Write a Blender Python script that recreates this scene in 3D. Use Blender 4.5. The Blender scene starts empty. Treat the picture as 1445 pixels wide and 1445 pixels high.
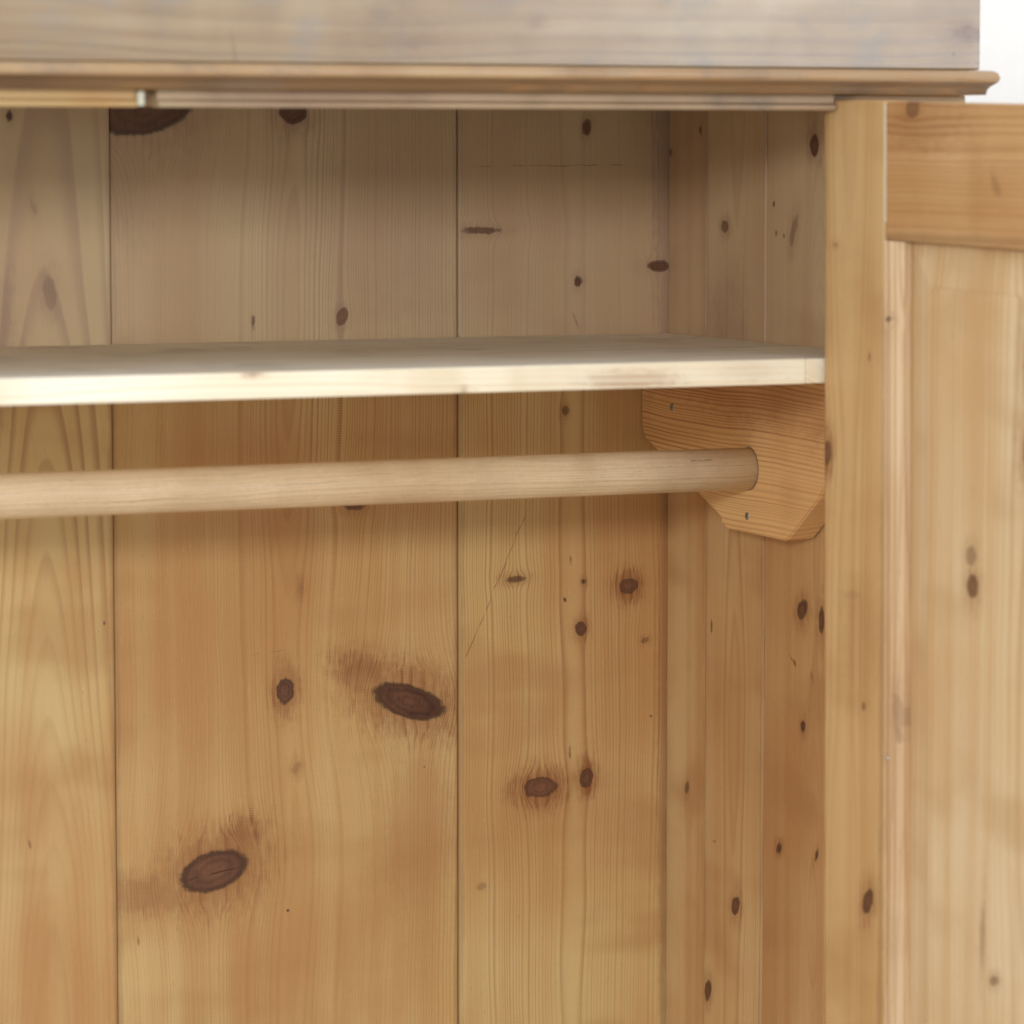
import bpy, bmesh, math
from mathutils import Vector, Matrix
R = math.radians
S = bpy.context.scene

# ---------------------------------------------------------------- camera
EYE = 1.75
cam_d = bpy.data.cameras.new("camera"); cam = bpy.data.objects.new("camera", cam_d)
S.collection.objects.link(cam); S.camera = cam
cam.location = (0, 0, EYE)
cam.rotation_euler = (R(90 - 5.37), 0, R(-23.8))
cam_d.sensor_width = 36; cam_d.lens = 36 * 5400 / 1445
cam_d.clip_end = 100; cam_d.clip_start = 0.05
cam_d.dof.use_dof = True; cam_d.dof.focus_distance = 2.93; cam_d.dof.aperture_fstop = 6.5

# ---------------------------------------------------------------- light (indoors, big window plus an added sheen light)
w = bpy.data.worlds.new("World"); S.world = w; w.use_nodes = True
bg = w.node_tree.nodes["Background"]; bg.inputs[0].default_value = (0.97, 0.985, 1.0, 1); bg.inputs[1].default_value = 1.02
def area(name, loc, target, sx, sy, power, col):
    d = bpy.data.lights.new(name, 'AREA'); d.shape = 'RECTANGLE'; d.size = sx; d.size_y = sy
    d.energy = power; d.color = col
    o = bpy.data.objects.new(name, d); S.collection.objects.link(o); o.location = loc
    o.rotation_euler = (Vector(target) - Vector(loc)).to_track_quat('-Z', 'Y').to_euler()
    return o
area("window_light", (-0.75, -0.45, 2.26), (1.1, 2.5, 1.7), 0.8, 0.34, 37, (1.0, 0.985, 0.95))
area("frieze_sheen_light", (2.9, -0.4, 2.0), (1.3, 2.3, 1.8), 1.3, 1.0, 22, (0.88, 0.94, 1.0))  # added cool area light for the frieze sheen, not a known window
S.view_settings.view_transform = 'Standard'; S.view_settings.look = 'None'
S.view_settings.exposure = 0.12; S.view_settings.gamma = 1

# ---------------------------------------------------------------- node maths helper
class N:
    def __init__(s, nt): s.nt = nt; s.n = nt.nodes; s.l = nt.links
    def put(s, sock, v):
        if isinstance(v, X): s.l.new(v.s, sock)
        elif isinstance(v, bpy.types.NodeSocket): s.l.new(v, sock)
        else: sock.default_value = v
    def m(s, op, a, b=0.0, c=0.0, clamp=False):
        k = s.n.new('ShaderNodeMath'); k.operation = op; k.use_clamp = clamp
        s.put(k.inputs[0], a); s.put(k.inputs[1], b); s.put(k.inputs[2], c)
        return X(s, k.outputs[0])
    def step(s, a, b, x):
        k = s.n.new('ShaderNodeMapRange'); k.interpolation_type = 'SMOOTHSTEP'
        s.put(k.inputs[0], x); k.inputs[1].default_value = a; k.inputs[2].default_value = b
        k.inputs[3].default_value = 0; k.inputs[4].default_value = 1
        return X(s, k.outputs[0])
    def xyz(s, x, y, z):
        k = s.n.new('ShaderNodeCombineXYZ'); s.put(k.inputs[0], x); s.put(k.inputs[1], y); s.put(k.inputs[2], z)
        return k.outputs[0]
    def noise(s, vec, scale, detail=2.0, rough=0.5):
        k = s.n.new('ShaderNodeTexNoise'); k.inputs['Scale'].default_value = scale
        k.inputs['Detail'].default_value = detail; k.inputs['Roughness'].default_value = rough
        s.l.new(vec, k.inputs['Vector']); return X(s, k.outputs[0])
    def white(s, x):
        k = s.n.new('ShaderNodeTexWhiteNoise'); k.noise_dimensions = '1D'; s.put(k.inputs['W'], x); return X(s, k.outputs[0])
    def mix(s, f, a, b, mode='MIX'):
        k = s.n.new('ShaderNodeMix'); k.data_type = 'RGBA'; k.blend_type = mode
        s.put(k.inputs[0], f)
        for i, v in ((6, a), (7, b)):
            if isinstance(v, (tuple, list)): k.inputs[i].default_value = (*v[:3], 1)
            else: s.l.new(v, k.inputs[i])
        return k.outputs[2]
class X:
    def __init__(s, t, sock): s.t = t; s.s = sock
    def __add__(s, o): return s.t.m('ADD', s, o)
    __radd__ = __add__
    def __sub__(s, o): return s.t.m('SUBTRACT', s, o)
    def __rsub__(s, o): return s.t.m('SUBTRACT', o, s)
    def __mul__(s, o): return s.t.m('MULTIPLY', s, o)
    __rmul__ = __mul__
    def __truediv__(s, o): return s.t.m('DIVIDE', s, o)
    def sqrt(s): return s.t.m('SQRT', s)
    def max(s, o): return s.t.m('MAXIMUM', s, o)
    def min(s, o): return s.t.m('MINIMUM', s, o)
    def abs(s): return s.t.m('ABSOLUTE', s)

# one knot: core, rim, halo and the way it pushes the grain aside
def knot_group():
    g = bpy.data.node_groups.new("knot", 'ShaderNodeTree')
    for nm in ('U', 'V', 'CX', 'CY', 'A', 'B', 'COS', 'SIN', 'WOB', 'FE'):
        g.interface.new_socket(nm, in_out='INPUT', socket_type='NodeSocketFloat')
    for nm in ('Core', 'Rim', 'Halo', 'Warp', 'D'):
        g.interface.new_socket(nm, in_out='OUTPUT', socket_type='NodeSocketFloat')
    t = N(g); gi = g.nodes.new('NodeGroupInput'); go = g.nodes.new('NodeGroupOutput')
    u, v, cx, cy, a, b, c, s, wob, fe = [X(t, gi.outputs[i]) for i in range(10)]
    du = u - cx; dv = v - cy
    p = (du * c + dv * s) / a; q = (dv * c - du * s) / b
    mn = t.m('DIVIDE', 0.0013, a.min(b))
    amp = (mn * 1.3).min(1.1)
    d = (p * p + q * q).sqrt() + wob * amp + fe * (amp * 0.35)
    mr = g.nodes.new('ShaderNodeMapRange'); mr.interpolation_type = 'SMOOTHSTEP'
    t.put(mr.inputs[0], d); t.put(mr.inputs[1], 0.88 - amp * 0.55); t.put(mr.inputs[2], amp * 0.35 + 1.03)
    mr.inputs[3].default_value = 1; mr.inputs[4].default_value = 0
    t.put(go.inputs['Core'], X(t, mr.outputs[0]))
    e = (d - 0.93) * 11.0
    t.put(go.inputs['Rim'], t.m('EXPONENT', 0.0 - e * e) * (1.0 - amp * 0.85).max(0.0))
    hw = ((a * c) * (a * c) + (b * s) * (b * s)).sqrt(); hv = ((a * s) * (a * s) + (b * c) * (b * c)).sqrt()
    uu = du / hw; vv = dv / (hv * 1.7)
    uv2 = uu * uu + vv * vv
    hh = ((d * 0.55 + uv2.sqrt() * 0.5 + fe * 0.9 + wob * 0.5) - 0.85).max(0.0) * 0.9
    t.put(go.inputs['Halo'], t.m('EXPONENT', 0.0 - hh * hh))
    t.put(go.inputs['Warp'], du / uv2.max(1.0))
    t.put(go.inputs['D'], d)
    return g
KG = knot_group()

KN = {
  'L': [(0.7982, 1.7768, 0.00412, 0.00267, 1.546, 1.0, 0.4), (0.8273, 1.6475, 0.01253, 0.00487, 1.67, 0.25, 0.3), (0.8156, 1.7101, 0.00624, 0.00215, 1.924, 0.2, 0.2), (0.8667, 1.3994, 0.0016, 0.0011, 1.596, 0.8, 0.0), (0.8071, 1.2371, 0.00326, 0.00107, 1.83, 0.5, 0.1), (0.7892, 1.618, 0.02599, 0.00751, 1.558, 0.0, 0.5)],
  'M': [(1.0107, 1.3405, 0.01031, 0.00696, 1.445, 1.0, 0.6), (1.113, 1.3263, 0.03116, 0.01261, 2.809, 0.97, 0.7), (1.08, 1.3448, 0.02248, 0.00766, 2.606, 0.0, 0.7), (0.9519, 1.2052, 0.02784, 0.01509, -2.91, 0.93, 0.6), (0.968, 1.2247, 0.01854, 0.00745, -2.563, 0.0, 0.7), (0.8969, 1.192, 0.02823, 0.00701, 3.008, 0.0, 0.55), (1.1379, 1.3138, 0.01328, 0.0077, 2.763, 0.0, 0.4), (1.059, 1.6253, 0.00705, 0.00461, 1.166, 0.75, 0.3), (1.0196, 1.7803, 0.01139, 0.00903, -3.121, 0.9, 0.6), (0.9025, 1.7813, 0.0386, 0.01776, -2.941, 0.9, 0.55), (1.0676, 1.4807, 0.00875, 0.00381, 3.097, 0.85, 0.3), (1.1034, 1.6879, 0.04093, 0.03244, 3.124, 0.0, 0.22), (0.8884, 1.7499, 0.03136, 0.01209, 1.559, 0.0, 0.4), (1.1198, 1.2202, 0.03352, 0.01787, 1.596, 0.0, 0.2), (0.9867, 1.6217, 0.00481, 0.00142, 1.565, 0.7, 0.2), (0.9653, 1.2446, 0.00382, 0.00097, 1.568, 0.9, 0.0), (1.0233, 1.4189, 0.0049, 0.00288, 1.587, 0.12, 0.3), (1.0196, 1.2803, 0.00541, 0.00293, 1.195, 0.25, 0.3), (1.1259, 1.2744, 0.00113, 0.00105, 2.069, 0.9, 0.0), (1.012, 1.1702, 0.00101, 0.00092, 2.619, 0.9, 0.0), (0.8915, 1.1566, 0.00383, 0.00111, 1.658, 0.5, 0.0)],
  'R': [(1.1719, 1.69, 0.01549, 0.00273, 3.133, 0.75, 0.5), (1.2634, 1.7692, 0.00605, 0.00365, 1.572, 0.9, 0.4), (1.2557, 1.6496, 0.00443, 0.00366, 1.606, 0.9, 0.3), (1.3265, 1.6609, 0.00993, 0.00447, -3.099, 0.9, 0.4), (1.2024, 1.4179, 0.00786, 0.00279, -3.13, 0.8, 0.4), (1.261, 1.413, 0.00248, 0.00223, 2.882, 0.9, 0.2), (1.3006, 1.4078, 0.00805, 0.00624, 3.134, 0.85, 0.8), (1.2586, 1.376, 0.00566, 0.0049, 1.735, 1.0, 0.4), (1.2238, 1.2517, 0.01461, 0.00796, -3.117, 0.85, 0.7), (1.2638, 1.2564, 0.00785, 0.00564, 1.299, 0.95, 0.7), (1.2449, 1.5483, 0.00389, 0.00305, 1.618, 0.6, 0.3), (1.2495, 1.2777, 0.00566, 0.00099, 1.574, 0.8, 0.0), (1.3151, 1.364, 0.00361, 0.00236, -2.785, 0.5, 0.2), (1.2451, 1.3997, 0.00169, 0.00152, 1.79, 0.9, 0.0), (1.2499, 1.4309, 0.00392, 0.00123, 1.577, 0.7, 0.0), (1.331, 1.7527, 0.06109, 0.00621, 1.575, 0.0, 0.75), (1.3327, 1.6468, 0.05032, 0.00436, 1.575, 0.0, 0.6), (1.331, 1.3079, 0.11419, 0.00314, 1.575, 0.0, 0.35), (1.1738, 1.1769, 0.00472, 0.00232, -2.921, 0.3, 0.1), (1.3204, 1.3029, 0.00127, 0.00113, 2.824, 0.9, 0.0), (1.2539, 1.6191, 0.00565, 0.0012, 1.955, 0.35, 0.1)],
  'S1': [(2.6815, 1.2496, 0.00566, 0.00283, 1.992, 0.7, 0.3), (2.6631, 1.7674, 0.00382, 0.00245, 1.55, 0.7, 0.1), (2.7151, 1.7499, 0.00379, 0.00277, -3.132, 0.6, 0.2)],
  'S2': [(2.6188, 1.6933, 0.00597, 0.00486, 3.112, 0.75, 0.5), (2.5947, 1.1711, 0.00804, 0.0059, 2.161, 1.0, 0.4), (2.6413, 1.0955, 0.00848, 0.00517, 1.914, 1.0, 0.4), (2.6096, 1.6221, 0.01843, 0.01662, 1.683, 0.0, 0.4), (2.6382, 1.3832, 0.00444, 0.00195, 1.585, 0.7, 0.0), (2.6315, 1.2154, 0.00248, 0.0011, 2.939, 0.5, 0.0)],
  'S3': [(2.4772, 1.7551, 0.00824, 0.00652, 1.526, 0.95, 0.5), (2.5082, 1.6926, 0.01244, 0.00411, 2.023, 0.4, 0.3), (2.4907, 1.4127, 0.0091, 0.00632, 2.45, 0.95, 0.5), (2.4609, 1.4076, 0.00995, 0.00436, 1.578, 0.95, 0.4), (2.4883, 1.3255, 0.00481, 0.00332, 1.67, 0.95, 0.4), (2.5252, 1.2276, 0.00496, 0.00349, 2.599, 0.9, 0.5), (2.4658, 1.2323, 0.00476, 0.00196, 1.981, 0.9, 0.2), (2.5399, 1.7116, 0.00211, 0.00204, 1.535, 0.8, 0.0), (2.5362, 1.69, 0.00211, 0.00204, 1.636, 0.6, 0.0), (2.5238, 1.6882, 0.0021, 0.00169, 1.567, 0.7, 0.0), (2.5046, 1.3723, 0.00632, 0.0017, 0.55, 0.6, 0.0), (2.4745, 1.3644, 0.00482, 0.00217, 1.143, 0.4, 0.0)],
  'DS': [(0.0608, 1.238, 0.0092, 0.0056, 1.134, 1.0, 0.5), (0.0046, 1.5425, 0.00847, 0.00534, 1.407, 0.7, 0.8), (0.039, 1.4473, 0.00889, 0.00292, -3.029, 0.12, 0.2), (0.0501, 1.4167, 0.01969, 0.0157, 1.41, 0.0, 0.25), (0.0567, 1.6126, 0.00336, 0.00174, 1.575, 0.6, 0.1), (0.0142, 1.687, 0.00267, 0.00146, -3.118, 0.5, 0.2), (0.0534, 1.3721, 0.003, 0.00258, 1.219, 0.5, 0.1)],
  'DR': [(1.779, 0.105, 0.00752, 0.00653, 1.665, 0.55, 0.6), (1.77, 0.116, 0.02487, 0.01025, 1.583, 0.0, 0.4), (1.7287, 0.2013, 0.00881, 0.00362, 2.629, 0.25, 0.1)],
  'DC': [(0.0787, 1.638, 0.00428, 0.0019, -3.098, 0.7, 0.1), (0.0908, 1.373, 0.01244, 0.00346, 1.711, 0.22, 0.2), (0.0919, 1.3562, 0.0067, 0.00173, 1.711, 0.3, 0.1)],
  'DP': [(0.1755, 1.4673, 0.00797, 0.0064, 1.439, 0.75, 0.4), (0.1735, 1.4867, 0.00657, 0.0056, 1.386, 0.45, 0.3), (0.2047, 1.21, 0.00492, 0.0032, -2.819, 0.5, 0.3), (0.1913, 1.2381, 0.02141, 0.00239, 1.529, 0.3, 0.2), (0.2404, 1.5588, 0.0163, 0.00919, 1.57, 0.95, 0.6), (0.2362, 1.6129, 0.02709, 0.0069, 1.59, 0.35, 0.3)],
  'SH': [(1.5922, 0.9955, 0.00255, 0.00234, 1.725, 0.25, 0.3), (1.6074, 0.8477, 0.00389, 0.00183, 1.599, 0.35, 0.6), (1.5962, 1.1193, 0.01591, 0.00383, 1.597, 0.0, 0.45), (1.6009, 1.2091, 0.01091, 0.00436, 1.599, 0.0, 0.2)],
  'FR': [(1.8298, 0.9383, 0.01682, 0.01001, -1.592, 0.0, 0.3), (1.8388, 0.9284, 0.0069, 0.00363, -1.592, 0.1, 0.2), (1.8209, 0.9507, 0.00596, 0.00411, -1.595, 0.1, 0.2), (1.8315, 1.3678, 0.00837, 0.00395, 1.834, 0.45, 0.6), (1.8177, 1.3527, 0.00169, 0.00146, -1.575, 0.8, 0.0), (1.815, 0.8265, 0.01117, 0.00143, 2.962, 0.25, 0.0), (1.8348, 1.0363, 0.00408, 0.0037, -1.643, 0.1, 0.2), (1.8297, 1.1085, 0.00561, 0.00522, -3.086, 0.0, 0.15)],
}

def lin(r, g, b):
    f = lambda c: (c / 255 / 12.92) if c / 255 < 0.04045 else ((c / 255 + 0.055) / 1.055) ** 2.4
    return (f(r), f(g), f(b))

def wood(name, axes, pith=(0, 0.06), slope=0.0, hamp=0.02, hfreq=2.0, spacing=0.0026, base=(0.55, 0.36, 0.18),
         late=(0.36, 0.19, 0.075), line=0.8, tintA=(0.62, 0.44, 0.25), tintB=(0.46, 0.25, 0.11), tint=0.9,
         knots=(), scratches=(), rough=0.5, seed=0.0, fib=0.2, offset=(0, 0, 0), spec=0.35, coat=0.0, warp=0.65, grime=0.0, wob=0.003, bump=0.35, patina=0.0, grime_col=(0.16, 0.14, 0.13), wave=0.55, streak=0.3, edge=None, saw=0.0):
    mt = bpy.data.materials.new(name); mt.use_nodes = True
    nt = mt.node_tree; t = N(nt); bs = nt.nodes['Principled BSDF']
    tc = nt.nodes.new('ShaderNodeTexCoord'); sp = nt.nodes.new('ShaderNodeSeparateXYZ')
    nt.links.new(tc.outputs['Object'], sp.inputs[0])
    ax = {'X': 0, 'Y': 1, 'Z': 2}
    u, v, wq = [X(t, sp.outputs[ax[a]]) for a in axes]
    core = rim = halo = None; wsum = None; dmin = None
    if knots:
        wobn = (t.noise(t.xyz(u, v, seed), 130, 4.0, 0.6) - 0.5) * 2.6
        fen = (t.noise(t.xyz(u * 800, v * 70, seed), 1.0, 1.0) - 0.5) * 2.0
    for (cx, cy, a, b, th, st, ha) in knots:
        k = nt.nodes.new('ShaderNodeGroup'); k.node_tree = KG
        uc = u if core is None else u + core * 1e-8
        for i, val in enumerate((uc, v, cx, cy, a, b, math.cos(th), math.sin(th), wobn, fen)): t.put(k.inputs[i], val)
        c_ = X(t, k.outputs[0]) * st; r_ = X(t, k.outputs[1]) * (st * 0.8); h_ = X(t, k.outputs[2]) * ha
        core = c_ if core is None else core.max(c_); rim = r_ if rim is None else rim.max(r_); halo = h_ if halo is None else halo.max(h_)
        if max(a, b) > 0.0018 and st > 0.3:
            w_ = X(t, k.outputs[3]) * warp; wsum = w_ if wsum is None else wsum + w_
        if a * b > 2e-5 and st > 0.4:
            dd = X(t, k.outputs[4]); dmin = dd if dmin is None else dmin.min(dd)
    low = t.noise(t.xyz(u * 2.0 + seed, v * 1.6, wq), 2.2, 2.0) - 0.5
    mid = t.noise(t.xyz(u * 9.0, v * 3.0 + seed, wq), 3.0, 2.0) - 0.5
    up = u - pith[0] + low * 0.013 + mid * wob
    if wsum is not None: up = up - wsum
    hn = t.noise(t.xyz(0.37 + seed, v, 0.2), hfreq, 1.5) - 0.5
    h = wq * 1.0 + pith[1] + (v * slope) + hn * (2 * hamp)
    rad = (up * up + h * h).sqrt()
    rr = rad / spacing
    rr = rr + (t.noise(t.xyz(rr * 0.13, seed, 0.0), 1.0, 1.0) - 0.5) * 7.0
    fr = t.m('FRACT', rr); ri = t.white(t.m('FLOOR', rr) + seed)
    lw = t.step(0.42, 0.86, fr) * (1.0 - t.step(0.90, 1.0, fr)) * (ri * 0.65 + 0.45)
    area_var = t.step(0.32, 0.68, t.noise(t.xyz(u * 8 + seed, v * 1.2, wq), 1.0, 1.0)) * 0.75 + 0.3
    lw = lw * area_var
    if saw:                                  # fine cross-cut ripples left by the saw
        sv = t.m('SINE', v * (2 * math.pi / 0.0019) + mid * 9.0 + up * 300.0)
        lw = lw * (sv * (saw * 0.6) + 1.0) + t.m('MULTIPLY', sv, saw * 0.10) + saw * 0.1
    bl = t.step(0.3, 0.7, t.noise(t.xyz(u * 1.0, v * 0.42 + seed, wq), 9.0, 3.0, 0.55))
    bl2 = t.step(0.38, 0.72, t.noise(t.xyz(u * 1.0 + 7 + seed, v * 0.7, wq), 6.0, 2.0, 0.5))
    band = t.noise(t.xyz(u * 60, v * 0.8, wq * 60 + seed), 1.0, 2.0)
    col = t.mix(bl * tint, base, tintA)
    col = t.mix(bl2 * tint, col, tintB)
    wv = t.noise(t.xyz(u * 1.3, v * 2.6 + seed, wq), 6.0, 2.0, 0.5)
    col = t.mix(t.step(0.5, 0.72, wv) * wave, col, tuple(c * 0.86 for c in tintB))
    col = t.mix(t.step(0.4, 0.8, band) * streak, col, tintB)
    col = t.mix(t.step(0.6, 0.25, band) * 0.25, col, tintA)
    col = t.mix(lw * line, col, late, 'MIX')
    # fine fibre and pores
    fb = t.noise(t.xyz(u * 1100, v * 45, wq * 1100), 1.0, 2.0, 0.6)
    fb2 = t.noise(t.xyz(u * 420, v * 300, wq * 420 + 3), 1.0, 3.0, 0.7)
    hf = fb * 0.6 + fb2 * 0.4
    col = t.mix(t.step(0.5, 0.8, hf) * fib, col, tuple(c * 0.45 for c in base))
    col = t.mix(t.step(0.48, 0.2, hf) * fib * 0.8, col, tuple(min(1, c * 1.35) for c in tintA))
    # fine short dark pores and flecks of age
    po = t.noise(t.xyz(u * 700, v * 110, wq * 700 + seed), 1.0, 1.0)
    col = t.mix(t.step(0.74, 0.82, po) * 0.35, col, tuple(c * 0.3 for c in base))
    gm = t.noise(t.xyz(u, v * 0.8, wq + seed), 22.0, 4.0, 0.65)
    if edge:                                 # darker brown along the edges of the board
        ed = (u - edge[0]).abs().min((u - edge[1]).abs())
        col = t.mix((1.0 - t.step(0.0008, 0.0055, ed + (gm - 0.5) * 0.008)) * 0.4, col, (0.24, 0.13, 0.06))
    if grime > 0: col = t.mix(t.step(0.5, 0.75, gm) * grime, col, grime_col)
    if core is not None:
        halo = t.m('MULTIPLY', halo, lw * 0.9 + gm * 1.4 + 0.2, clamp=True)
        col = t.mix(halo, col, tuple(c * k for c, k in zip(tintB, (0.55, 0.42, 0.40))))
        if patina:                               # cooler light above the shelf painted in as greyer wood
            pz = t.step(1.575, 1.61, v + (gm - 0.5) * 0.04) * patina
            col = t.mix(pz, col, (0.52, 0.44, 0.35))
        ring = 0.5
        if dmin is not None:
            rg_ = t.m('PINGPONG', dmin * 2.6 + gm * 2.5 + hf * 0.8, 0.5) * 2.0
            ring = rg_ * 0.35 + (1.15 - dmin).max(0.0) * 0.5 + (gm - 0.5) * 1.6 + 0.1 + (hf - 0.5) * 0.8
            ring = t.m('ADD', ring, 0.0, clamp=True)
            kc = t.mix(ring, (0.045, 0.018, 0.012), (0.18, 0.078, 0.042))
        else: kc = (0.10, 0.045, 0.03)
        col = t.mix(t.m('MULTIPLY', core, 1.05, clamp=True), col, kc)
        col = t.mix(t.m('MULTIPLY', rim, 0.9, clamp=True), col, (0.035, 0.014, 0.010))
    cut = None
    for (u1, v1, u2, v2, wd, st) in scratches:
        L = math.hypot(u2 - u1, v2 - v1); ex, ey = (u2 - u1) / L, (v2 - v1) / L
        al = (u - u1) * ex + (v - v1) * ey; pe = ((v - v1) * ex - (u - u1) * ey + (t.noise(t.xyz(u, v, 1.0), 60, 2.0) - 0.5) * 0.004).abs()
        mk = (1.0 - t.step(wd * 0.4, wd * 1.4, pe)) * t.step(0.0, L * 0.12, al) * (1.0 - t.step(L * 0.88, L, al)) * st * t.step(0.36, 0.58, t.noise(t.xyz(u, v, 3.0), 90, 2.0))
        cut = mk if cut is None else cut.max(mk)
    if cut is not None: col = t.mix(cut, col, (0.06, 0.025, 0.015))
    nt.links.new(col, bs.inputs['Base Color'])
    ro = (gm - 0.5) * 0.35 + rough + lw * -0.08
    t.put(bs.inputs['Roughness'], ro); bs.inputs['Specular IOR Level'].default_value = spec
    if coat: bs.inputs['Coat Weight'].default_value = coat; bs.inputs['Coat Roughness'].default_value = 0.3
    hgt = gm * 1.2 - hf * 0.6
    bp = nt.nodes.new('ShaderNodeBump'); bp.inputs['Strength'].default_value = bump; bp.inputs['Distance'].default_value = 0.0006
    t.put(bp.inputs['Height'], hgt); nt.links.new(bp.outputs[0], bs.inputs['Normal'])
    return mt

def plain(name, col, rough=0.6, metal=0.0):
    mt = bpy.data.materials.new(name); mt.use_nodes = True; nt = mt.node_tree; t = N(nt); bs = nt.nodes['Principled BSDF']
    tc = nt.nodes.new('ShaderNodeTexCoord')
    n = t.noise(tc.outputs['Object'], 35.0, 4.0, 0.6)
    nt.links.new(t.mix(n, tuple(c * 0.95 for c in col), tuple(min(0.97, c * 1.04) for c in col)), bs.inputs['Base Color'])
    bs.inputs['Roughness'].default_value = rough; bs.inputs['Metallic'].default_value = metal
    return mt

# ---------------------------------------------------------------- mesh helpers
def link(name, bm, mat, parent=None, label=None, smooth=False):
    me = bpy.data.meshes.new(name); bmesh.ops.recalc_face_normals(bm, faces=bm.faces); bm.to_mesh(me); bm.free()
    me.materials.append(mat)
    if smooth:
        for p in me.polygons: p.use_smooth = True
    o = bpy.data.objects.new(name, me); S.collection.objects.link(o)
    if parent: o.parent = parent
    if label: o['label'] = label
    return o
def box_bm(x0, x1, y0, y1, z0, z1, bev=0.0012, seg=2):
    bm = bmesh.new(); bmesh.ops.create_cube(bm, size=1)
    for v in bm.verts:
        v.co = Vector((x0 if v.co.x < 0 else x1, y0 if v.co.y < 0 else y1, z0 if v.co.z < 0 else z1))
    if bev: bmesh.ops.bevel(bm, geom=list(bm.edges), offset=bev, segments=seg, affect='EDGES', profile=0.5)
    return bm
def box(name, x0, x1, y0, y1, z0, z1, mat, parent, bev=0.0012, seg=2, label=None):
    return link(name, box_bm(x0, x1, y0, y1, z0, z1, bev, seg), mat, parent, label, smooth=False)
def extrude_profile(pts, axis, a0, a1):      # pts in the two other axes, in order
    bm = bmesh.new(); ends = []
    for a in (a0, a1):
        vs = []
        for p, q in pts:
            co = {'X': (a, p, q), 'Y': (p, a, q), 'Z': (p, q, a)}[axis]
            vs.append(bm.verts.new(co))
        ends.append(vs)
    n = len(pts)
    for i in range(n): bm.faces.new((ends[0][i], ends[0][(i + 1) % n], ends[1][(i + 1) % n], ends[1][i]))
    bm.faces.new(ends[0][::-1]); bm.faces.new(ends[1])
    return bm

# ---------------------------------------------------------------- the room behind
M_wall = plain("white_plaster", (0.93, 0.93, 0.93), 0.8)
wl = box("wall", -14, 16, 3.6, 3.7, 0, 3.2, M_wall, None, 0); wl['kind'] = 'structure'
M_floor = plain("pale_floor", (0.58, 0.53, 0.46), 0.6)
fl = box("floor", -14, 16, -14, 3.6, -0.1, 0, M_floor, None, 0); fl['kind'] = 'structure'

# ---------------------------------------------------------------- the wardrobe
WX = 1.333; BY = 2.72; TOP = 1.7895; LX = 0.19; BOT = 0.12
root = bpy.data.objects.new("pine_wardrobe", None); S.collection.objects.link(root)
root.location = (0.76, 2.5, 0)
root['label'] = "old waxed pine wardrobe standing open with a pale shelf and a round hanging rail inside"
root['category'] = "wardrobe"
INV = Matrix.Translation(-root.location)
def adopt(o):
    o.matrix_parent_inverse = INV
# all meshes are modelled in room coordinates; children keep them through the parent inverse
honey = dict(base=(0.61, 0.405, 0.165), tintA=(0.66, 0.51, 0.25), tintB=(0.49, 0.255, 0.095), late=(0.37, 0.19, 0.075))
def fam(**k): d = dict(honey); d.update(k); return d

def part(name, bm, mat, label=None, smooth=False, parent=None):
    o = link(name, bm, mat, parent or root, label, smooth)
    if not parent: adopt(o)
    return o
# back boards: (x0, x1, material parameters)
GA = 0.00008
def back(x0, x1, mat, dy=0.0, label=None):
    bm = box_bm(x0 + GA, x1 - GA, BY + dy, BY + dy + 0.013, BOT, TOP, 0.0020, 3)
    return part("back_board", bm, mat, label)
m = wood("pine_back_left", 'XZY', **fam(edge=(0.70, 0.875), pith=(0.824, -BY - 0.0336), slope=0.053, hamp=0.004, hfreq=3.2, spacing=0.0048, line=0.65, patina=0.42, knots=KN['L'], seed=3.1))
back(0.70, 0.875, m)
m = wood("pine_back_wide", 'XZY', **fam(edge=(0.875, 1.1545), pith=(1.015, -BY - 0.030), hamp=0.012, hfreq=2.0, spacing=0.0024, line=0.8, saw=0.5, patina=0.42, knots=KN['M'], seed=1.3, streak=0.4,
      scratches=[(0.9235, 1.1986, 0.9794, 1.2085, 0.0007, 0.9), (0.9805, 1.3694, 1.0120, 1.3720, 0.0004, 0.25)]))
back(0.875, 1.1545, m, 0.0012)
m = wood("pine_back_right", 'XZY', **fam(edge=(1.1545, 1.333), pith=(1.252, -BY - 0.022), hamp=0.014, hfreq=1.7, spacing=0.0024, line=0.75, saw=0.35, patina=0.42, knots=KN['R'], seed=8.4,
      scratches=[(1.2175, 1.4824, 1.1547, 1.3462, 0.0004, 0.6), (1.1565, 1.7391, 1.3045, 1.7405, 0.0004, 0.5)]))
back(1.1545, 1.3475, m, -0.0004)
for i, (a, b) in enumerate([(0.19, 0.37), (0.37, 0.52), (0.52, 0.70)]):
    m = wood("pine_back_far_%d" % i, 'XZY', **fam(pith=((a + b) / 2, -BY - 0.02), seed=11.0 + i, spacing=0.003))
    back(a, b, m, 0.0006 * i)
# side boards on the right (u = Y)
def side(y0, y1, mat, dx=0.0):
    bm = box_bm(WX + dx, WX + dx + 0.014, y0 + GA, y1 - GA, BOT, TOP, 0.0022, 3)
    return part("side_board", bm, mat)
SD = fam(streak=0.6, base=(0.55, 0.34, 0.145), tintA=(0.63, 0.45, 0.235), tintB=(0.44, 0.215, 0.085), patina=0.3)
def sd(**k): d = dict(SD); d.update(k); return d
side(2.651, 2.7192, wood("pine_side_a", 'YZX', **sd(edge=(2.651, 2.722), pith=(2.68, -WX - 0.05), spacing=0.0022, line=0.35, knots=KN['S1'], seed=4.2)), 0.0008)
side(2.552, 2.651, wood("pine_side_b", 'YZX', **sd(edge=(2.552, 2.651), pith=(2.60, -WX - 0.02), spacing=0.003, hamp=0.02, line=0.5, knots=KN['S2'], seed=6.7)), 0.0)
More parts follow.
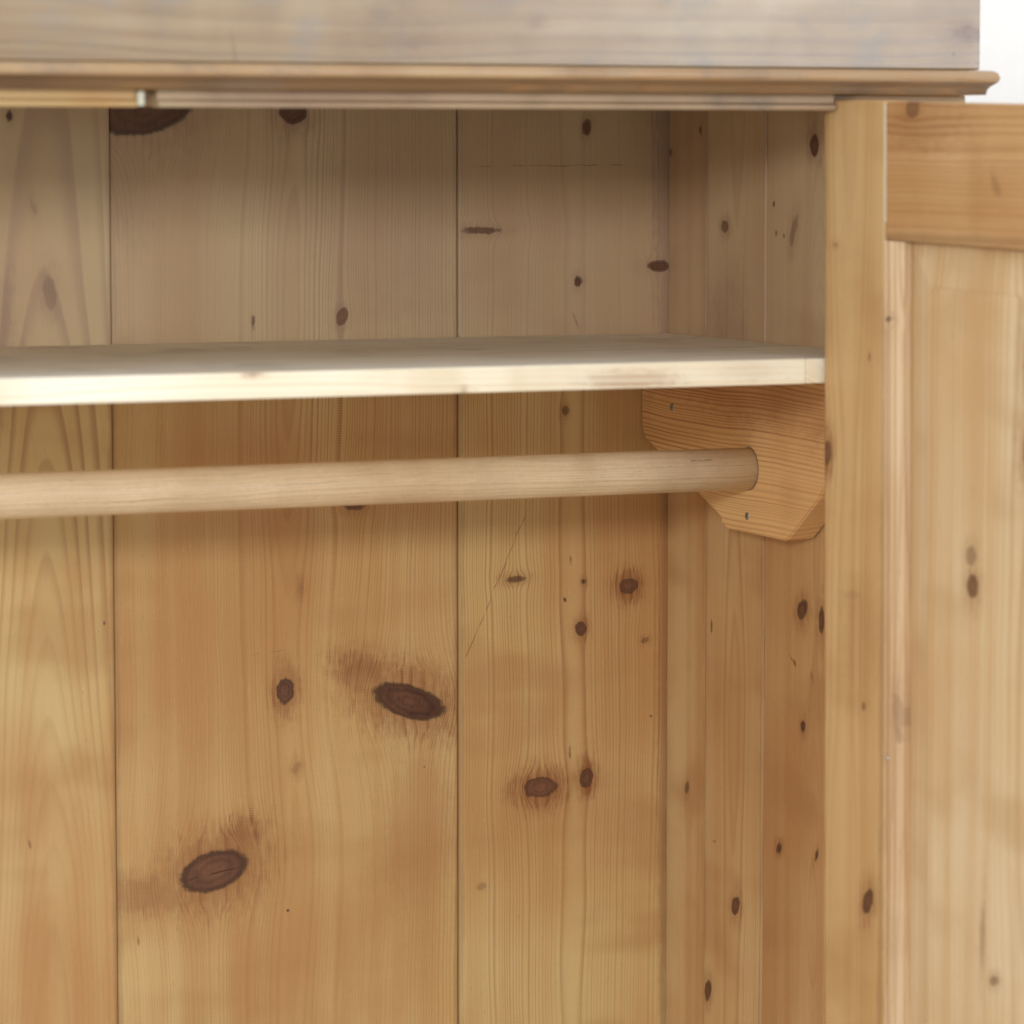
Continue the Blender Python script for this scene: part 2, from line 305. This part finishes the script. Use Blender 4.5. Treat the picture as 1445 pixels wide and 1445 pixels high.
side(2.452, 2.552, wood("pine_side_c", 'YZX', **sd(pith=(2.47, -WX - 0.04), spacing=0.0016, line=0.65, knots=KN['S3'], seed=2.9)), 0.0007)
side(2.347, 2.452, wood("pine_side_d", 'YZX', **sd(pith=(2.40, -WX - 0.04), spacing=0.002, line=0.6, seed=5.9)), 0.0)
m = wood("pine_side_left", 'YZX', **sd(pith=(2.5, 0.2), seed=9.9))
for y0, y1 in ((2.347, 2.47), (2.47, 2.59), (2.59, 2.72)):
    bm = box_bm(LX - 0.014, LX, y0 + GA, y1 - GA, BOT, TOP, 0.0013, 2); part("side_board", bm, m)
# narrow bead along the joint of the side boards
# floor of the wardrobe and plinth
mh = wood("pine_base", 'YXZ', **fam(pith=(2.5, -0.05), seed=12.0))
part("bottom_board", box_bm(LX, WX, 2.33, BY, BOT - 0.02, BOT - 0.0005), mh)
part("plinth", box_bm(LX - 0.014, WX + 0.016, 2.31, 2.74, 0.0, BOT - 0.0205), mh)
# frame stiles behind the doors
ms = wood("pine_frame", 'XZY', **fam(pith=(1.3, -2.3), seed=14.0))
part("frame_stile", box_bm(1.2865, 1.3720, 2.3345, 2.3465, BOT, 1.7788), ms)
part("frame_stile", box_bm(LX - 0.039, LX + 0.047, 2.3345, 2.3465, BOT, 1.7788), ms)

# top rail above the opening, with two stop strips and the gap for the catch
mr = wood("pine_rail", 'ZXY', **fam(pith=(1.76, -2.28), spacing=0.0028, line=0.5, seed=15.0, base=(0.36, 0.25, 0.14), tintA=(0.44, 0.33, 0.2), tintB=(0.26, 0.16, 0.09), rough=0.5))  # base colour darkened to carry the shadow of the nosing
part("top_rail", box_bm(LX - 0.039, 1.372, 2.327, 2.3455, 1.7792, TOP - 0.0002, 0.001), mr)
def strip(x0, x1, mat, lip, name="stop_strip", label=None):
    z0, z1, yf = 1.7783, TOP - 0.0003, 2.3135
    pts = [(2.3265, z1), (yf + 0.003, z1), (yf + 0.003, z0 + 0.0052), (yf + 0.0012, z0 + 0.0046)]
    for k in range(7):
        a = math.pi / 2 + math.pi * k / 6
        pts.append((yf + 0.0022 + lip * math.cos(a), z0 + 0.0021 + 0.0021 * math.sin(a)))
    pts += [(2.3265, z0)]
    return part(name, extrude_profile(pts, 'X', x0, x1), mat, label)
M_str_l = wood("strip_left", 'ZXY', **fam(pith=(1.75, -2.3), spacing=0.002, line=0.3, seed=21.0, base=(0.46, 0.31, 0.14), tintA=(0.54, 0.40, 0.21)))
M_str_r = wood("strip_right", 'ZXY', **fam(pith=(1.75, -2.3), spacing=0.002, line=0.5, seed=22.0, base=(0.36, 0.25, 0.16), tintA=(0.46, 0.37, 0.25), tintB=(0.24, 0.16, 0.12), grime=0.5))
strip(LX, 0.7625, M_str_l, 0.0018)
strip(0.7765, 1.262, M_str_r, 0.0022)
part("catch_block", box_bm(0.7627, 0.7672, 2.3125, 2.3265, 1.7790, TOP - 0.0006, 0.0012), plain("pale_waxed_block", (0.55, 0.56, 0.45), 0.4))

# cornice: nosing, frieze boards and cap
M_nose = wood("nosing", 'ZXY', **fam(pith=(1.78, -2.27), spacing=0.0022, line=0.7, seed=31.0, base=(0.40, 0.26, 0.135), tintA=(0.50, 0.36, 0.21), tintB=(0.29, 0.165, 0.08), rough=0.32, grime=0.45, coat=0.35, streak=0.5))
cn = part("cornice", box_bm(LX - 0.05, 1.374, 2.3315, 2.76, 1.9305, 1.945, 0.003), mh)
bm = bmesh.new(); rg = []
for o_, z_ in ((0.0085, 1.8063), (0.0035, 1.8059), (0.0012, 1.8045), (0.0002, 1.8024), (0.0, 1.8004), (0.0008, 1.7982), (0.0028, 1.7966),
               (0.0060, 1.7950), (0.0078, 1.7930), (0.0086, TOP)):
    ox = o_ if z_ > 1.7964 else o_ * 0.7
    x0, x1, ya, yb = LX - 0.052 + ox, 1.3815 - ox, 2.2945 + o_, 2.775; c_ = 0.003
    rg.append([bm.verts.new((px, py, z_)) for px, py in ((x0 + c_, ya), (x1 - c_, ya), (x1 - 0.3 * c_, ya + 0.3 * c_), (x1, ya + c_), (x1, yb), (x0, yb), (x0, ya + c_), (x0 + 0.3 * c_, ya + 0.3 * c_))])
for a, b in zip(rg, rg[1:]):
    for k in range(8): bm.faces.new((a[k], a[(k + 1) % 8], b[(k + 1) % 8], b[k]))
bm.faces.new(rg[0][::-1]); bm.faces.new(rg[-1])
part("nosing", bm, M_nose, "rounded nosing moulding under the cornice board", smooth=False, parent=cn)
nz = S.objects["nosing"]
M_nose_shade = wood("nosing_shade", 'ZXY', **fam(pith=(1.78, -2.27), spacing=0.0022, line=0.7, seed=32.0, base=(0.20, 0.115, 0.055), tintA=(0.27, 0.17, 0.09), tintB=(0.14, 0.075, 0.035), rough=0.4, grime=0.4))
nz.data.materials.append(M_nose_shade)              # shade under the nosing painted in as darker brown faces
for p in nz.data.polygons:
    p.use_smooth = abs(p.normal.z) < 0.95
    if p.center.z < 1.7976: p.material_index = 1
    if p.normal.z < -0.95: p.material_index = 2   # the undarkened underside closes the cupboard
nz.data.materials.append(mh)
M_fr = wood("frieze", 'ZXY', **fam(pith=(1.86, -2.25), hamp=0.01, spacing=0.004, line=0.8, knots=KN['FR'], seed=33.0, base=(0.34, 0.245, 0.14), tintA=(0.40, 0.33, 0.23), tintB=(0.24, 0.145, 0.07), late=(0.17, 0.10, 0.055), rough=0.34, grime=0.5, grime_col=(0.20, 0.20, 0.215), coat=0.6, streak=0.7, tint=0.85, spec=0.5))
part("frieze_board", box_bm(LX - 0.044, 1.3740, 2.3115, 2.3315, 1.8068, 1.930, 0.0012), M_fr, parent=cn)
part("frieze_board", box_bm(1.3560, 1.3738, 2.3317, 2.76, 1.8068, 1.930, 0.0012), M_fr, parent=cn)
part("frieze_board", box_bm(LX - 0.044, LX - 0.026, 2.3317, 2.76, 1.8068, 1.930, 0.0012), M_fr, parent=cn)

# shelf
SZ0, SZ1, SY = 1.5905, 1.6080, 2.3365
NEW = dict(base=(0.86, 0.78, 0.60), tintA=(0.90, 0.85, 0.72), tintB=(0.80, 0.66, 0.44), late=(0.66, 0.48, 0.27))
M_shelf = wood("new_pine", 'ZXY', pith=(1.55, -2.40), hamp=0.01, spacing=0.0035, line=0.35, knots=KN['SH'], seed=41.0, fib=0.12, rough=0.55, **NEW)
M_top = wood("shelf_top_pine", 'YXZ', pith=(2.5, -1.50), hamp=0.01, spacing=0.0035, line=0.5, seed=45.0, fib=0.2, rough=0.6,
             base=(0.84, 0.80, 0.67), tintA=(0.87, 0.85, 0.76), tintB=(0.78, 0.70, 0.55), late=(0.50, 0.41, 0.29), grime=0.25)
def dim_top(o):                            # greyer top face, its dimmer light put into the colour
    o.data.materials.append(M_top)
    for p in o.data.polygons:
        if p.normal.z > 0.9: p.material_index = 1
dim_top(part("shelf", box_bm(LX + 0.001, 1.2528, SY, BY - 0.001, SZ0, SZ1, 0.0012), M_shelf, "pale new pine shelf board"))
M_end = wood("new_pine_end", 'ZYX', pith=(1.57, -1.25), spacing=0.0022, line=1.0, seed=43.0, fib=0.2, rough=0.6, **NEW)
dim_top(part("shelf_end", box_bm(1.2530, WX - 0.0005, SY + 0.0004, BY - 0.001, SZ0 + 0.0002, SZ1 - 0.0002, 0.0008), M_end, "end strip of the shelf showing end grain"))

# brackets, hanging rail
BX = 1.3107
M_br = wood("bracket_pine", 'ZYX', pith=(1.70, -BX + 0.015), slope=0.0, hamp=0.045, hfreq=5.0, spacing=0.0031, line=1.0, base=(0.78, 0.50, 0.22), tintA=(0.82, 0.57, 0.29), tintB=(0.64, 0.33, 0.14), late=(0.40, 0.17, 0.07), seed=51.0, tint=0.4, wob=0.0012, warp=0.0,
            knots=[(1.583, 2.60, 0.26, 0.011, 1.45, 0.0, 0.45)])
def bracket(x0, x1):
    o = [(2.7185, SZ0 - 0.0004), (2.7185, 1.536), (2.7150, 1.5285), (2.705, 1.5185), (2.582, 1.4705), (2.570, 1.4668), (2.474, 1.4660), (2.465, 1.4690), (2.400, 1.5200), (2.3975, SZ0 - 0.0004)]
    o = [(2.7185, SZ0 - 0.0004), (2.7185, 1.539), (2.7165, 1.5325), (2.712, 1.5265), (2.584, 1.4735), (2.578, 1.4700), (2.570, 1.4668), (2.477, 1.4662), (2.470, 1.4680), (2.425, 1.5000), (2.4, 1.5260), (2.3975, SZ0 - 0.0004)]
    o[3] = (2.7115, 1.5255); o[4] = (2.5795, 1.4745)
    bm = extrude_profile(o, 'X', x0, x1)
    bmesh.ops.recalc_face_normals(bm, faces=bm.faces)
    ed = [e for e in bm.edges if abs(e.verts[0].co.x - e.verts[1].co.x) < 1e-6]
    bmesh.ops.bevel(bm, geom=ed, offset=0.0012, segments=2, affect='EDGES')
    return bm
br = part("rail_bracket", bracket(BX, WX - 0.0003), M_br, "shaped bracket that carries the rail end under the shelf")
bl = part("rail_bracket", bracket(LX + 0.0003, LX + 0.0223), M_br, "matching bracket on the opposite side wall")
M_screw = plain("zinc_screw", (0.35, 0.37, 0.36), 0.35, 0.8)
def screw(y, z, x, parent, r=0.0032, nrm=-1, ax='X'):
    bm = bmesh.new(); n = 14
    prof = [(0, 0.0009), (0.55, 0.0008), (0.9, 0.0004), (1.0, -0.0004)]
    rings = []
    for rr_, d in prof[1:]:
        rings.append([bm.verts.new((x + nrm * d, y + r * rr_ * math.cos(2 * math.pi * k / n), z + r * rr_ * math.sin(2 * math.pi * k / n))) for k in range(n)])
    bm.faces.new(rings[0])
    for a, b in zip(rings, rings[1:]):
        for k in range(n): bm.faces.new((a[k], a[(k + 1) % n], b[(k + 1) % n], b[k]))
    # cross slot bars
    for (hy, hz) in ((0.6, 0.12), (0.12, 0.6)):
        q = [bm.verts.new((x + nrm * (0.00092 if hy > hz else 0.00094), y + sy * r * hy, z + sz * r * hz)) for sy, sz in ((-1, -1), (1, -1), (1, 1), (-1, 1))]
        bm.faces.new(q)
    return part("screw", bm, M_screw, parent=parent)
screw(2.664, 1.5530, BX, br); screw(2.536, 1.4790, BX, br)

RY, RZ, RR = 2.534, 1.5150, 0.0158
M_rod = wood("beech_rod", 'ZXY', pith=(RZ + 0.03, -RY + 0.02), hamp=0.006, spacing=0.0026, line=0.3, base=(0.74, 0.58, 0.385), tintA=(0.82, 0.70, 0.51), tintB=(0.64, 0.46, 0.27), late=(0.46, 0.29, 0.17), seed=61.0, tint=0.7, rough=0.36, fib=0.55, grime=0.12, streak=0.45,
  scratches=[(RZ - 0.006, 0.80, RZ - 0.005, 0.86, 0.0004, 0.4), (RZ + 0.009, 1.255, RZ + 0.0085, 1.275, 0.0007, 0.5), (RZ + 0.002, 0.93, RZ + 0.003, 0.99, 0.0003, 0.35)], spec=0.5)
bm = bmesh.new(); n = 40; xs = [LX + 0.012] + [LX + 0.1 + k * 0.1 for k in range(10)] + [BX + 0.003]
prev = None
for xx in xs:
    rg = [bm.verts.new((xx, RY + RR * math.cos(2 * math.pi * k / n), RZ + RR * math.sin(2 * math.pi * k / n))) for k in range(n)]
    if prev:
        for k in range(n): bm.faces.new((prev[k], prev[(k + 1) % n], rg[(k + 1) % n], rg[k]))
    else: bm.faces.new(rg[::-1])
    prev = rg
bm.faces.new(prev)
part("hanging_rail", bm, M_rod, "round pale wooden hanging rail", smooth=True)
# dark rim of the socket round the rail end
bm = bmesh.new(); ra = []
for r_, xo in ((RR + 0.0001, BX - 0.0002), (RR + 0.0005, BX - 0.0002), (RR + 0.0005, BX + 0.0015), (RR + 0.0001, BX + 0.0015)):
    ra.append([bm.verts.new((xo, RY + r_ * math.cos(2 * math.pi * k / n), RZ + r_ * math.sin(2 * math.pi * k / n))) for k in range(n)])
for i in range(4):
    a, b = ra[i], ra[(i + 1) % 4]
    for k in range(n): bm.faces.new((a[k], a[(k + 1) % n], b[(k + 1) % n], b[k]))
part("rail_socket", bm, plain("socket_rim", (0.22, 0.12, 0.07), 0.8), smooth=True, parent=br)

# ---------------------------------------------------------------- door, open about 94 degrees; local x = out along the door, y = thickness (inner face at 0), z up
door = bpy.data.objects.new("door", None); S.collection.objects.link(door)
door.parent = root; adopt(door)
door.location = (1.2642, 2.332, 0)
door.rotation_euler = (0, R(0), R(-90 + 4.3))
door['label'] = "panelled pine door standing open at the right"
SAG = 0.016
def dpart(name, bm, mat, label=None, parent=None, smooth=False):
    for v in bm.verts:                      # the old door has dropped a little
        x, z = v.co.x, v.co.z
        v.co.x = x - SAG * (z - 1.60); v.co.z = z - SAG * x * 1.3
    return link(name, bm, mat, parent or door, label, smooth)
DK = lambda k: KN[k]
ZR = 1.693   # underside of top rail
M_ds = wood("door_stile_pine", 'XZY', **fam(pith=(0.03, -0.05), spacing=0.0024, line=0.4, hamp=0.01, knots=DK('DS'), seed=71.0, tint=0.5, base=(0.61, 0.395, 0.18), tintA=(0.68, 0.49, 0.26), tintB=(0.50, 0.28, 0.11), edge=(0.0, 0.0765), streak=0.5))
M_dr = wood("door_rail_pine", 'ZXY', **fam(pith=(1.80, -0.03), spacing=0.0046, line=1.0, hamp=0.01, knots=DK('DR'), seed=72.0, edge=(ZR, 1.9), base=(0.58, 0.37, 0.175), tintA=(0.64, 0.45, 0.25), late=(0.36, 0.165, 0.065)))
M_dc = wood("door_chamfer_pine", 'XZY', **fam(pith=(0.0, -0.05), spacing=0.0022, line=0.4, knots=DK('DC'), seed=73.0, base=(0.64, 0.45, 0.26), tintA=(0.70, 0.53, 0.34), tintB=(0.54, 0.34, 0.18)))
M_dp = wood("door_panel_pine", 'XZY', **fam(pith=(0.24, -0.05), hamp=0.012, spacing=0.0034, line=0.6, knots=DK('DP'), seed=74.0, base=(0.69, 0.50, 0.28), tintA=(0.76, 0.61, 0.40), tintB=(0.60, 0.38, 0.18), streak=0.8, edge=(0.0907, 0.9)))
DT, DB, DW = 1.786, BOT + 0.01, 0.52
ZR = 1.693   # underside of top rail
y1 = 0.021
def stile(x0, x1, inner):                    # inner = side of the moulded edge
    bm = box_bm(x0, x1, 0, y1, DB, DT, 0.0018, 3)
    return bm
dpart("door_stile", stile(0.0, 0.0752, 1), M_ds)
dpart("door_stile", stile(DW - 0.085, DW, -1), M_ds)
dpart("top_rail", box_bm(0.0762, DW - 0.0855, 0.0004, y1, ZR, DT - 0.0005, 0.0016, 3), M_dr)
dpart("bottom_rail", box_bm(0.0762, DW - 0.0855, 0.0004, y1, DB, DB + 0.12, 0.0016, 3), M_dr)
# white glue line in the shoulder of the joint
bm = box_bm(0.0749, 0.0764, 0.0002, 0.01, ZR + 0.012, DT - 0.002, 0)
dpart("glue_line", bm, plain("dried_glue", (0.66, 0.62, 0.47), 0.5))
# moulded edge of the stile beside the panel (bead + fillet)
def edge(x0, x1):
    pts = [(x0, 0.0006)]
    for k in range(6):
        a = math.pi * k / 5
        pts.append((x0 + 0.0045 - 0.0035 * math.cos(a), 0.0018 - 0.0016 * math.sin(a)))
    pts += [(x1 - 0.004, 0.0022), (x1, 0.0058), (x1, 0.016), (x0, 0.016)]
    return extrude_profile(pts, 'Z', DB + 0.121, ZR - 0.0005)
dpart("edge_moulding", edge(0.0755, 0.0905), M_dc)
# panel: raised field with sloping margins
def panel(x0, x1, z0, z1, mg):
    bm = bmesh.new()
    lv = [(0, 0.0110), (mg - 0.0015, 0.0068), (mg + 0.0008, 0.0038)]
    rings = []
    for o_, y in lv:
        rings.append([bm.verts.new(c) for c in ((x0 + o_, y, z0 + o_), (x1 - o_, y, z0 + o_), (x1 - o_, y, z1 - o_), (x0 + o_, y, z1 - o_))])
    for a, b in zip(rings, rings[1:]):
        for k in range(4): bm.faces.new((a[k], a[(k + 1) % 4], b[(k + 1) % 4], b[k]))
    bm.faces.new(rings[-1])
    bk = [bm.verts.new(c) for c in ((x0, 0.014, z0), (x1, 0.014, z0), (x1, 0.014, z1), (x0, 0.014, z1))]
    for k in range(4): bm.faces.new((rings[0][k], rings[0][(k + 1) % 4], bk[(k + 1) % 4], bk[k]))
    bm.faces.new(bk)
    return bm
dpart("door_panel", panel(0.0907, DW - 0.0855, DB + 0.121, ZR - 0.0005, 0.030), M_dp)
# small nail in the moulded edge
sc = bmesh.new(); bmesh.ops.create_icosphere(sc, subdivisions=2, radius=0.0016)
bmesh.ops.translate(sc, verts=sc.verts, vec=(0.0785, 0.0006, 1.342))
dpart("nail", sc, M_screw)
# butt hinge between stile and frame
M_brass = plain("aged_brass", (0.35, 0.25, 0.12), 0.4, 0.9)
for z in (0.5, 1.4):
    hb = bmesh.new(); bmesh.ops.create_cone(hb, segments=12, radius1=0.004, radius2=0.004, depth=0.07, cap_ends=True)
    bmesh.ops.translate(hb, verts=hb.verts, vec=(0.0, y1 + 0.004, z)); dpart("hinge", hb, M_brass)
